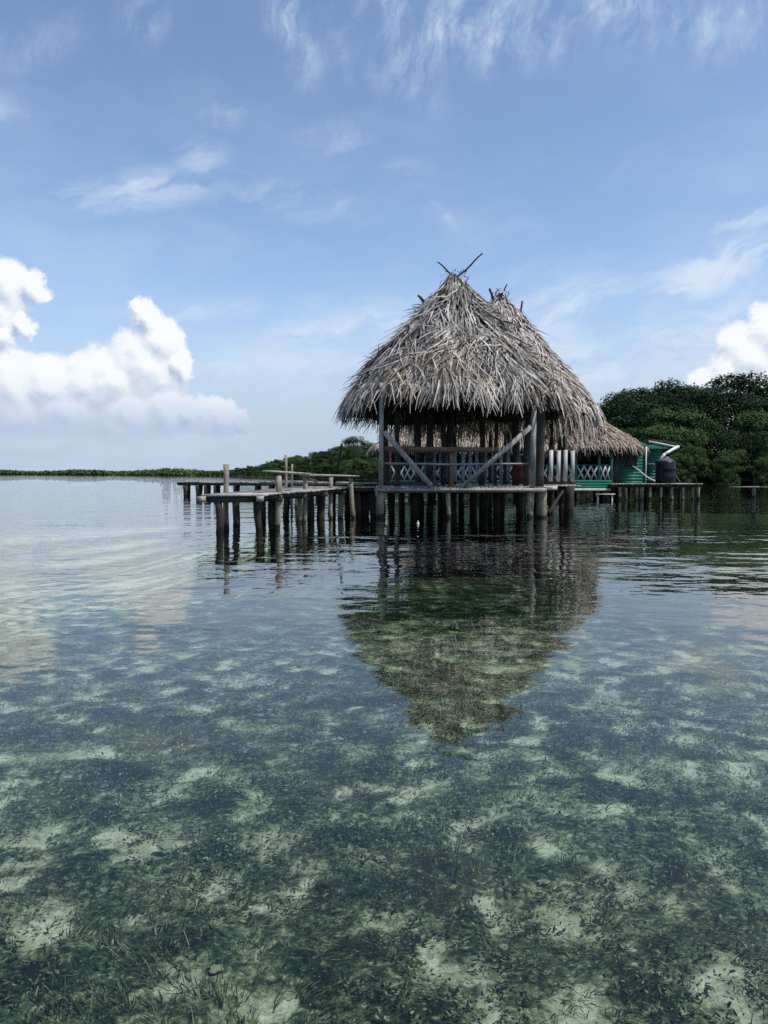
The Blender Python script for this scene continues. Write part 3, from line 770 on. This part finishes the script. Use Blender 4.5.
d_ = MB(); d_.box((wx(614.3, CY), CY - 0.1, CD), (wx(614.3, CY), CY - .1, 2.6), .36, .05, (0, 1, 0)); d_.build('door', M['dark'], house)
# veranda: posts, white crossed slats over a green skirt board
for px in (390, 425, 470, 520, 575.5, 598.5, 611):
    x = wx(px, 40.3)
    MB().box((x, 40.3, 0.5), (x, 40.3, 2.66), .12, .12, (0, 1, 0)).build('veranda_post', M['maroon'] if px < 400 else M['green'], house)
def lattice(x0, x1):
    mb = MB(); n = max(2, int(round((x1 - x0) / .34)));  w = (x1 - x0) / n
    for i in range(n):
        a, b = x0 + i * w, x0 + (i + 1) * w
        mb.box((a, 40.26, 1.02), (b, 40.26, 1.70), .02, .085, (0, 0, 1)); mb.box((b, 40.29, 1.02), (a, 40.29, 1.70), .02, .085, (0, 0, 1))
    mb.build('lattice', M['white'], house)
for a, b in ((390, 425), (425, 470), (470, 520), (520, 575.5), (575.5, 598.5), (598.5, 611)):
    lattice(wx(a, 40.3) + .07, wx(b, 40.3) - .07)
mb = MB(); mb.box((wx(390, 40.3), 40.32, 1.74), (wx(611, 40.3), 40.32, 1.74), .05, .06); mb.build('veranda_rail', M['green'], house)
mb = MB(); lapped(mb, wx(390, 40.3), wx(611.5, 40.3), 40.24, 40.24, .58, 1.00, .14); mb.build('skirt', M['green'], house)
mb = MB(); mb.box((wx(388, 40.3), 40.18, .51), (wx(610, 40.3), 40.18, .51), .08, .10, jit=.006); mb.build('edge_board', M['white'], house)
mb = MB(); y = 40.35
while y < 46.2:
    mb.box((.2, y, CD - .05), (xr1 + .1, y, CD - .05), .13, .04, jit=.003); y += .145
mb.build('deck', M['board'], house)
for px in (392, 410, 430, 450, 470, 490, 510, 530, 550, 578, 588, 597, 606):
    stilt(wx(px, 40.5), 40.5, .085, M['post'], house, .46)
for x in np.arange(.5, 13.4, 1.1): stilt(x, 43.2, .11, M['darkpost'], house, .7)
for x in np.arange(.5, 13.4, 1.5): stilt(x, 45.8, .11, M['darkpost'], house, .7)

# lean-to behind the tank
shed = thing('lean_to', 'small sea-green boarded lean-to between the house and the black tank', 'shed', (wx(653, 43.5), 43.5, 0))
sx0, sx1 = wx(645.5, 43.2), wx(661, 43.2)
mb = MB(); lapped(mb, sx0, sx1, 43.2, 43.2, .86, 2.62); mb.build('wall', M['green'], shed)
mb = MB(); lapped(mb, sx1, sx1, 43.23, 45.5, .86, 2.62); mb.build('wall', M['green'], shed)
mb = MB()
n = 26
for i in range(n):
    x = sx0 - .1 + (sx1 - sx0 + .35) * i / (n - 1)
    mb.box((x, 42.85, 2.66 + .012 * (i % 2)), (x, 45.7, 2.95 + .012 * (i % 2)), (sx1 - sx0 + .35) / (n - 1) * 1.1, .012)
mb.build('corrugated_roof', M['green'], shed)
mb = MB(); mb.box((sx0, 43.14, wz(464, 43.14)), (sx0 + .45, 43.14, wz(464, 43.14)), .06, .05); mb.build('shelf_board', M['pvc'], shed)

# jetty that carries the tank
JZ = .80
jet = thing('wooden_jetty', 'dark wooden jetty on thin stilts beside the green house, carrying the water tank', 'jetty', (14, 41, 0))
mb = MB(); x = wx(610, 40)
x1 = wx(699, 40)
while x < x1:
    w = random.uniform(.13, .18); mb.box((x + w / 2, 39.75 + random.uniform(-.05, .05), JZ), (x + w / 2, 42.3, JZ), w - .012, .045, jit=.004); x += w
mb.build('deck', M['board'], jet)
for y in (39.9, 41.0, 42.1): MB().box((wx(610, 40), y, JZ - .10), (x1, y, JZ - .09), .08, .13, jit=.004).build('joist', M['dark'], jet)
for i, px in enumerate((620, 626, 637, 642, 650, 661, 672, 683, 693, 698)):
    o_ = MB(); x = wx(px, 39.95); zb = -1.3
    o_.log((x + random.uniform(-.08, .08), 39.95, zb), (x, 39.95, JZ - .03), .075, .065 + .02 * (i % 3 == 0), .03).build('stilt', M['post'], jet)
for x in np.arange(wx(612, 41.8), wx(699, 41.8), .9): stilt(x, 41.9, .08, M['darkpost'], jet, JZ - .1)

# narrow plank bridge further along
br = thing('plank_bridge', 'single narrow plank footbridge on thin posts, apart from the jetty, in front of the mangroves', 'footbridge', (22, 44, 0))
mb = MB(); bx = wx(731, 44)
for k in range(7): mb.box((bx + k * 1.5, 44, .58), (bx + k * 1.5 + 1.48, 44, .58 + random.uniform(-.015, .015)), .35, .05)
mb.build('plank', M['board'], br)
for px in (754, 790, 822): 
    MB().log((wx(px, 44), 44, -1.4), (wx(px, 44), 44, .55), .09, .085, .02).build('post', M['post'], br)

# water tank with its lid, and the pipe that fills it
tx, ty = wx(665, 41.0), 41.0
tank = thing('water_tank', 'black plastic water tank with a domed lid highlit on top standing on the jetty', 'water tank', (tx, ty, JZ))
z0 = JZ + .025; r = .50
prof = [(0.0, z0), (r, z0), (r, z0 + .30), (r + .02, z0 + .33), (r + .02, z0 + .37), (r, z0 + .40), (r, z0 + .68), (r + .02, z0 + .71), (r + .02, z0 + .75), (r, z0 + .78), (r, z0 + 1.06), (r - .02, z0 + 1.10), (r - .10, z0 + 1.16)]
MB().lathe(tx, ty, prof, 32).build('tank_body', M['tank'], tank, smooth=True)
MB().lathe(tx, ty, [(r - .10, z0 + 1.16), (r - .2, z0 + 1.24), (r - .32, z0 + 1.29), (.16, z0 + 1.31), (.16, z0 + 1.36), (.0, z0 + 1.37)], 32).build('lid', M['lid'], tank, smooth=True)
mb = MB(); mb.log((tx + .42, ty - .3, z0 + .42), (tx + .62, ty - .42, z0 + .03), .03, .03, 0, 8, 3); mb.build('outlet_pipe', M['lid'], tank)
pipe = thing('downpipe', 'white plastic rainwater pipe bending from the thatched eave down to the black tank', 'pipe', (tx, ty, JZ + 1.4))
def pt(px, py, Y): return (wx(px, Y), Y, wz(py, Y))
MB().log(pt(648, 441.5, 42.2), pt(677, 447.3, 41.4), .045, .045, 0, 10, 4).build('pipe_section', M['pvc'], pipe, smooth=True)
MB().log(pt(677, 446.8, 41.4), pt(663.5, 454.5, 41.0), .075, .075, 0, 10, 4).build('pipe_section', M['pvc'], pipe, smooth=True)
MB().lathe(wx(677, 41.4), 41.4, [(0, wz(447, 41.4) - .09), (.085, wz(447, 41.4) - .06), (.085, wz(447, 41.4) + .06), (0, wz(447, 41.4) + .09)], 12).build('elbow', M['pvc'], pipe, smooth=True)
MB().log(pt(664, 454.0, 41.0), (wx(660, 41), 41.0, z0 + 1.22), .075, .07, 0, 10, 3).build('pipe_section', M['pvc'], pipe, smooth=True)
hose = MB(); hose.log(pt(632, 466, 41.05), pt(655, 481.2, 40.4), .022, .022, .05, 8, 8)
hose = hose.build('hose', M['pvc'], origin=pt(655, 481, 40.4), smooth=True)
tag(hose, 'thin pale hose slanting down the green wall from the window to the jetty', 'hose')
bd = MB(); bd.box((wx(593, 40), 39.5, .30), (wx(612, 40), 39.5, .30), .14, .035)
bd.box((wx(609.5, 40), 39.55, .29), (wx(609.5, 40), 39.55, -.5), .05, .05, (0, 1, 0)); bd.box((wx(595.5, 40), 39.55, .29), (wx(595.5, 40), 39.55, -.5), .05, .05, (0, 1, 0))
bd = bd.build('landing_step', M['pvc'], origin=(wx(602, 40), 39.5, 0)); tag(bd, 'low white landing step over the water below the lattice veranda', 'step')

# ------------------------------------------------------------------ pier in front
pier = thing('wooden_pier', 'weathered plank pier reaching out from the nearest hut, with a plank handrail on crooked posts', 'pier', (-2.6, 20, 0))
A0 = np.array((-4.02, 17.3)); A1 = np.array((-2.72, 17.55)); B0 = np.array((-2.55, 24.6)); B1 = np.array((-1.05, 23.45))
mb = MB()
nb = 44
for i in range(nb):
    t0 = i / nb
    l = A0 + (B0 - A0) * (t0 + .5 / nb); r_ = A1 + (B1 - A1) * (t0 + .5 / nb)
    z = .83 + .07 * t0 + random.uniform(-.006, .006)
    mb.box((l[0] + random.uniform(-.05, .05), l[1], z), (r_[0] + random.uniform(-.05, .05), r_[1], z + random.uniform(-.008, .008)), .148, .04, jit=.004)
x = -2.4
while x < -.3:
    w = random.uniform(.13, .17); mb.box((x + w / 2, 23.5, .905), (x + w / 2, 24.7, .905), w - .012, .04, jit=.004); x += w
mb.build('deck', M['board'], pier)
mb = MB(); mb.box((-4.05, 17.21, .755), (-3.86, 17.24, .755), .07, .13, jit=.004); mb.build('beam_end', M['board'], pier)
mb = MB(); mb.box((-2.80, 17.44, .755), (-2.64, 17.46, .755), .07, .12, jit=.004); mb.build('beam_end', M['board'], pier)
mb = MB()
mb.box((A1[0] - .12, A1[1], .755), (B1[0] - .12, B1[1], .835), .06, .09, jit=.006)
mb.box((A0[0] - .02, A0[1], .74), (B0[0], B0[1], .83), .06, .14, jit=.006)
mb.box((-3.85, 17.42, .73), (-2.82, 17.62, .73), .06, .12)  # dark strip added for the shadow under the deck front
mb.box((-2.5, 23.60, .83), (-.28, 23.60, .84), .06, .10, jit=.006)
for t0 in (.2, .45, .7, .95):
    l = A0 + (B0 - A0) * t0; r_ = A1 + (B1 - A1) * t0; mb.box((l[0], l[1], .70 + .07 * t0), (r_[0], r_[1], .70 + .07 * t0), .1, .12)
mb.build('stringers', M['dark'], pier)
def plog(px, Y, r, ztop, mat, lean=0, name='post', wob=.055, r2=None):
    x = wx(px, Y)
    MB().log((x - lean, Y, float(bed_depth(np.array(x), np.array(Y))) - .15), (x, Y, ztop), r * 1.12 if r2 is None else r2, r, wob, 10, 11).build(name, mat, pier)
plog(278.5, 18.8, .07, 1.26, M['post'], .03); plog(305, 21.3, .06, 1.25, M['post'], -.03); plog(331, 23.0, .058, 1.20, M['post'], -.12, wob=.06); plog(351, 23.25, .065, 1.21, M['post'], -.13, wob=.06)
plog(218, 17.5, .085, .72, M['darkpost'], -.10, 'stilt'); plog(257, 18.1, .078, .72, M['darkpost'], .03, 'stilt', .07); plog(272, 18.9, .09, .74, M['darkpost'], 0, 'stilt')
plog(300, 20.9, .07, .76, M['post'], 0, 'stilt'); plog(310, 22.4, .1, .78, M['darkpost'], 0, 'stilt'); plog(322, 22.6, .11, .78, M['darkpost'], 0, 'stilt'); plog(341, 23.4, .085, .8, M['post'], 0, 'stilt')
for px, Y in ((357, 23.8), (362, 24.6), (372, 23.9), (367, 24.4), (348, 24.6), (333, 24.4)): plog(px, Y, .105, .82, M['darkpost'], 0, 'stilt')
for px, Y in ((235, 20.2), (262, 22.0), (287, 24.0)): plog(px, Y, .09, .78, M['darkpost'], 0, 'stilt')
mb = MB()
mb.box((wx(267, 18.2), 18.2, 1.365), (wx(306, 21.2), 21.2, 1.30), .22, .04, jit=.006)
mb.box((wx(303, 21.1), 21.1, 1.275), (wx(357, 23.4), 23.4, 1.245), .20, .045, jit=.006)
mb.build('handrail', M['board'], pier)
mb = MB(); mb.box((wx(308, 21.3), 21.36, 1.22), (wx(316, 22), 22.0, 1.10), .05, .08); mb.build('rail_brace', M['post'], pier)

def pole(px, Y, z1, r, mat, label, lean=0, zb=None):
    x = wx(px, Y)
    o = MB().log((x - lean, Y, -1.0 if zb is None else zb), (x, Y, z1), r, r * .85, .03, 9, 9).build('wooden_pole', mat, origin=(x, Y, 0))
    tag(o, label, 'pole', 'bare poles standing around the pier')
pole(226.5, 18.7, 1.53, .075, M['post'], 'pale stubby pole standing upright beside the outer end of the front pier', .0)
pole(286, 26.0, wz(455, 26), .055, M['post'], 'thin brown pole upright behind the pier handrail, taller of the close pair')
pole(292.3, 26.6, wz(464, 26.6), .035, M['post'], 'thinnest and shorter pole of the close pair behind the pier handrail')
pole(342, 25.4, wz(443.5, 25.4), .045, M['darkpost'], 'tall dark leaning pole rising behind the pier near the nearest hut', .60)

# back pier
bp_ = thing('wooden_pier', 'long low dark pier on stumpy legs, farther out behind the front pier', 'pier', (-6, 44, 0))
q0 = np.array((wx(183, 46), 46.0)); q1 = np.array((0.2, 41.6))
mb = MB(); nb = 74
dv = (q1 - q0) / np.linalg.norm(q1 - q0); nv = np.array((-dv[1], dv[0]))
for i in range(nb):
    c = q0 + (q1 - q0) * (i + .5) / nb; z = .83 + .02 * math.sin(i * .35) + (.05 if 30 < i < 52 else 0) + random.uniform(-.01, .01)
    a, b = c - nv * .6, c + nv * .6
    mb.box((a[0], a[1], z), (b[0], b[1], z), .155, .045, jit=.006)
mb.build('deck', M['board'], bp_)
mb = MB()
for s in (-.5, .5):
    a, b = q0 + nv * s, q1 + nv * s; mb.box((a[0], a[1], .73), (b[0], b[1], .74), .09, .15, jit=.008)
mb.build('stringers', M['dark'], bp_)
for i, px in enumerate((187, 199.5, 207.5, 217, 237, 258, 272, 290, 318, 345, 366)):
    Y = 45.8 - 4.2 * (px - 183) / 200.
    for s in (-.45, .45):
        x = wx(px, Y); MB().log((x + random.uniform(-.12, .12), Y + s, -1.4), (x, Y + s, .68), .12, .11, .03).build('leg', M['darkpost'], bp_)
blk = MB()
o = thing('wooden_landing', 'short boxy wooden landing stage between the front and back piers', 'landing', (wx(303, 30), 30, 0))
mb = MB()
for k in range(5): mb.box((wx(296, 30) + .02, 29.6 + k * .16, .80), (wx(312, 30), 29.6 + k * .16, .80), .15, .05, jit=.004)
mb.build('deck', M['board'], o)
for px, Y in ((297.5, 29.7), (310.5, 29.7), (298, 30.2), (311, 30.2)):
    MB().log((wx(px, Y), Y, -1.0), (wx(px, Y), Y, .77), .09, .085, .02).build('leg', M['post'], o)

# float
fl = thing('float', 'small white bottle float bobbing upright on the water in front of the nearest hut', 'float', (wx(418, 20.7), 20.7, 0))
fx, fy = wx(418, 20.7), 20.7
MB().lathe(fx, fy, [(0, -.10), (.030, -.09), (.032, .0), (.032, .025), (.022, .05), (.013, .065)], 16).build('bottle', M['pvc'], fl, smooth=True)
bpy.data.objects['bottle']['o'] = list(fl['o'])
MB().lathe(fx, fy, [(.013, .065), (.017, .067), (.017, .085), (0, .087)], 12).build('cap', M['blue'], bpy.data.objects['bottle'])

# ------------------------------------------------------------------ shore and trees
SH = np.array([(150, 64), (95, 74), (60, 80), (30, 87), (15, 97), (6, 120), (0, 165), (-14, 220), (-43, 300), (-100, 450), (-190, 640), (-340, 860), (-560, 1120), (-900, 1400), (-1500, 1800)], float)
seg = np.linalg.norm(np.diff(SH, axis=0), axis=1); cum_ = np.concatenate([[0], np.cumsum(seg)])
def shore(s):
    x = np.interp(s, cum_, SH[:, 0]); y = np.interp(s, cum_, SH[:, 1])
    e = 6.0
    dx = np.interp(s + e, cum_, SH[:, 0]) - np.interp(s - e, cum_, SH[:, 0]); dy = np.interp(s + e, cum_, SH[:, 1]) - np.interp(s - e, cum_, SH[:, 1])
    l = math.hypot(dx, dy); nx, ny = dy / l, -dx / l
    if nx * x + ny * y < 0 and ny < 0: nx, ny = -nx, -ny
    return x, y, nx, ny
def rise(t, s):
    k = 1.0 if s < 190 else 0.6
    return 0.08 + k * 3.0 * (1 - math.exp(-max(t, 0) / 22.0))
def build_shore():
    ss = np.concatenate([np.arange(0, 500, 6), np.arange(500, cum_[-1], 40)]); ts = [-4, -1, 0, 3, 8, 15, 25, 40, 70]
    V = []; 
    for s in ss:
        x, y, nx, ny = shore(s)
        for t in ts:
            z = -1.6 if t == -4 else (-.3 if t == -1 else rise(t, s))
            V.append((x + nx * t + (0 if t < 0 else 0), y + ny * t, z + .15 * mnoise.noise(Vector((s * .1, t * .3, 0)))))
    n = len(ts); F = []
    for i in range(len(ss) - 1):
        for k in range(n - 1): F.append((i * n + k, (i + 1) * n + k, (i + 1) * n + k + 1, i * n + k + 1))
    m, nt, b = material('shadow_dark_mud')  # mud made near-black to paint in the shadow gap under the mangroves
    pos = nt.new('ShaderNodeNewGeometry').outputs['Position']
    nt.put(b.inputs['Base Color'], nt.mix(nt.noise(pos, .6, 5, .6), (.010, .009, .007), (.024, .024, .014))); b.inputs['Roughness'].default_value = 1
    tag(MB().add(V, F).build('shore', m, smooth=True), kind='structure')
build_shore()

def tree_proto(kind, seed):
    """one tree about 10 m tall at the origin: (trunk mesh builder, crown mesh builder)"""
    r = np.random.default_rng(seed)
    tr = MB(); cr = MB()
    if kind == 'mangrove': H, cw, z0, nc, nl, leaf = 10.0, 5.2, 0.4, 60, 105, (0.27, 0.14)
    elif kind == 'tall': H, cw, z0, nc, nl, leaf = 10.0, 3.9, 2.6, 30, 115, (0.24, 0.12)
    elif kind == 'airy': H, cw, z0, nc, nl, leaf = 10.0, 3.6, 5.0, 15, 70, (0.22, 0.11)
    else: H, cw, z0, nc, nl, leaf = 10.0, 3.4, 7.2, 14, 90, (0.22, 0.11)
    tr.log((0, 0, -0.6), (r.normal(0, .3), r.normal(0, .3), H * .8), .24 if kind != 'mangrove' else .2, .06, .2, 8, 8)
    cents = []
    for i in range(nc):
        a = r.uniform(0, 6.28)
        if kind == 'umbrella': u = r.uniform(.3, 1); rad = cw * math.sqrt(r.random()); z = H * (1 - .13 * (rad / cw) ** 2) - r.uniform(0, 1.2)
        else:
            ph = r.uniform(0, 1)
            z = z0 + (H - z0) * ph ** .8
            prof = math.sqrt(max(.03, 1 - ((ph - .34) / .70) ** 2)) if kind != 'airy' else .9
            rad = cw * prof * (r.uniform(.55, 1.0) if r.random() < .8 else r.uniform(.1, .6))
        cents.append((rad * math.cos(a), rad * math.sin(a), z - .6, r.uniform(.6, 1.6)))
    for (x, y, z, s) in cents:
        if r.random() < .5:
            zb = max(.5, min(z - 1.2, H * .7) * r.uniform(.6, .95))
            tr.log((0, 0, zb), (x, y, z), .09, .03, .15, 6, 4)
        n = int(nl * s * s * 1.7)
        # leaves lie on the outside of each spray, tilted to the light
        v = unit(r.normal(0, 1, (n, 3))); rr = s * (.55 + .5 * r.random(n))[:, None]
        p = np.array((x, y, z)) + v * rr * np.array((1.15, 1.15, .62))
        nrm = unit(v * .6 + np.array((0, 0, .6)) + r.normal(0, .5, (n, 3)))
        d = unit(np.cross(nrm, r.normal(0, 1, (n, 3)))); w = np.cross(nrm, d)
        k = r.uniform(.6, 1.35, n)
        cr.strips(p, d, w, leaf[0] * k, leaf[1] * k * 1.3, np.tile((0, 0, -.15), (n, 1)), 2, .3, 0, belly=True)
    return tr, cr
PROTO = {}
for kind, n in (('mangrove', 4), ('tall', 4), ('airy', 1), ('umbrella', 1)):
    PROTO[kind] = []
    for k in range(n):
        tr, cr = tree_proto(kind, 100 + k * 7 + len(kind))
        holder = {'o': [0, 0, 0]}
        PROTO[kind].append((tr, cr))
MESH = {}
def plant(kind, k, x, y, z, h, name, label, cat, group=None, wide=1.0):
    o = thing(name, label, cat, (x, y, z), group)
    o.scale = (h / 10 * wide, h / 10 * wide, h / 10); o.rotation_euler = (0, 0, random.uniform(0, 6.28))
    key = (kind, k)
    if key not in MESH:
        tr, cr = PROTO[kind][k]
        save = o['o'][:]; o['o'] = [0.0, 0.0, 0.0]
        a = tr.build('trunk', M['bark'], o, smooth=True); b = cr.build('crown', M['leaf'] if kind == 'mangrove' else M['leaf_dark'], o)
        o['o'] = save
        MESH[key] = (a.data, b.data)
    else:
        for nm, me in zip(('trunk', 'crown'), MESH[key]):
            c = bpy.data.objects.new(nm, me); C.objects.link(c); c.parent = o
    return o
SKY_PX = [-200, 0, 180, 230, 260, 275, 290, 320, 345, 365, 385, 420, 500, 600, 612, 630, 648, 680, 720, 768, 900]
SKY_PY = [471, 471, 470, 468, 464, 459, 455, 450, 443, 441, 436, 430, 418, 414, 405, 394, 386, 383, 381, 384, 380]
def skyline(px): return float(np.interp(px, SKY_PX, SKY_PY))
random.seed(11)
s = 15.0; count = 0
while s < cum_[-1]:
    x0, y0, _, _ = shore(s)
    if y0 > 470: break
    far = y0 > 135
    dens = 4.0 if y0 < 135 else (5.0 if y0 < 260 else 7.5)
    rows = ((-1.6, .36), (0.6, .44), (4, .56), (8, .72), (15, .88), (24, 1.0)) if not far else ((2, .55), (9, .85), (18, 1.0))
    for (t, fr) in rows:
        ss_ = s + random.uniform(-.45, .45) * dens
        x, y, nx, ny = shore(ss_)
        tt = t + random.uniform(-.7, .7) * (1 if t < 2 else 2)
        X, Yv = x + nx * tt, y + ny * tt
        px = 384 + X / Yv * FPX
        if px > 960 or px < -150: continue
        zg = rise(tt, ss_)
        top = wz(skyline(px), Yv)
        h = (top - zg) * fr * (1.0 if not far else 0.93) * (random.uniform(.84, 1.10) if fr > .9 else random.uniform(.8, 1.1))
        if fr < .8 and not far: h = max(3.2, min(h, 8.5))
        h = max(2.6, h)
        if fr < .8 or (far and random.random() < .55):
            lab = 'low bushy mangrove at the water edge beyond the jetty and tank' if not far else 'rounded mangrove on the low wooded point beyond the piers'
            plant('mangrove', random.randrange(4), X, Yv, zg - .1, h, 'mangrove_tree', lab, 'tree', 'mangroves along the near wooded shore' if not far else 'mangroves on the far wooded point', random.uniform(.75, 1.1))
        else:
            lab = 'tall dark broadleaf tree on the rise behind the mangroves and green house' if not far else 'taller dark tree among mangroves on the wooded point beyond the piers'
            plant('tall', random.randrange(4), X, Yv, zg - .1, h, 'broadleaf_tree', lab, 'tree', 'tall trees on the near wooded rise' if not far else 'tall trees on the far wooded point', random.uniform(.9, 1.35))
        count += 1
    s += dens
plant('airy', 0, wx(624, 108), 108, 2.2, wz(389, 108) - 2.2, 'broadleaf_tree', 'airy thin-crowned tree with sky showing through, beside the tall trees above the house roof', 'tree')
plant('umbrella', 0, wx(357, 232), 232, 1.6, wz(434.5, 232) - 1.6, 'broadleaf_tree', 'flat-topped tree standing above the wooded point just beside the nearest hut post', 'tree')
print('trees', count)

def far_wood():
    mb = MB(); s = 0.0
    r = np.random.default_rng(5)
    P_ = []
    for s in np.arange(0, cum_[-1], 3.0):
        x, y, nx, ny = shore(s)
        if y < 440: continue
        for k in range(3):
            t = r.uniform(0, 14); 
            P_.append((x + nx * t + r.uniform(-2, 2), y + ny * t, r.uniform(2.6, 4.6) * (1.0 + .25 * math.sin(s * .021) + (y - 440) / 1400)))
    for (x, y, h) in P_:
        n = 46; v = unit(r.normal(0, 1, (n, 3))); v[:, 2] = np.abs(v[:, 2]) * 1.2 - .2
        p = np.array((x, y, h * .42)) + v * np.array((2.6, 2.6, h * .58)) * (.6 + .4 * r.random((n, 1)))
        nrm = unit(v + np.array((0, 0, .5)) + r.normal(0, .4, (n, 3))); d = unit(np.cross(nrm, r.normal(0, 1, (n, 3)))); w = np.cross(nrm, d)
        k = r.uniform(.7, 1.3, n) * (1 + (y - 440) / 1200)
        mb.strips(p, d, w, 1.1 * k, .9 * k, np.tile((0, 0, -.1), (n, 1)), 1, .6, 0)
    o = mb.build('far_mangroves', M['leaf'])
    tag(o, 'thin dark line of mangroves along the distant shore on the horizon', 'mangroves', kind='stuff')
far_wood()
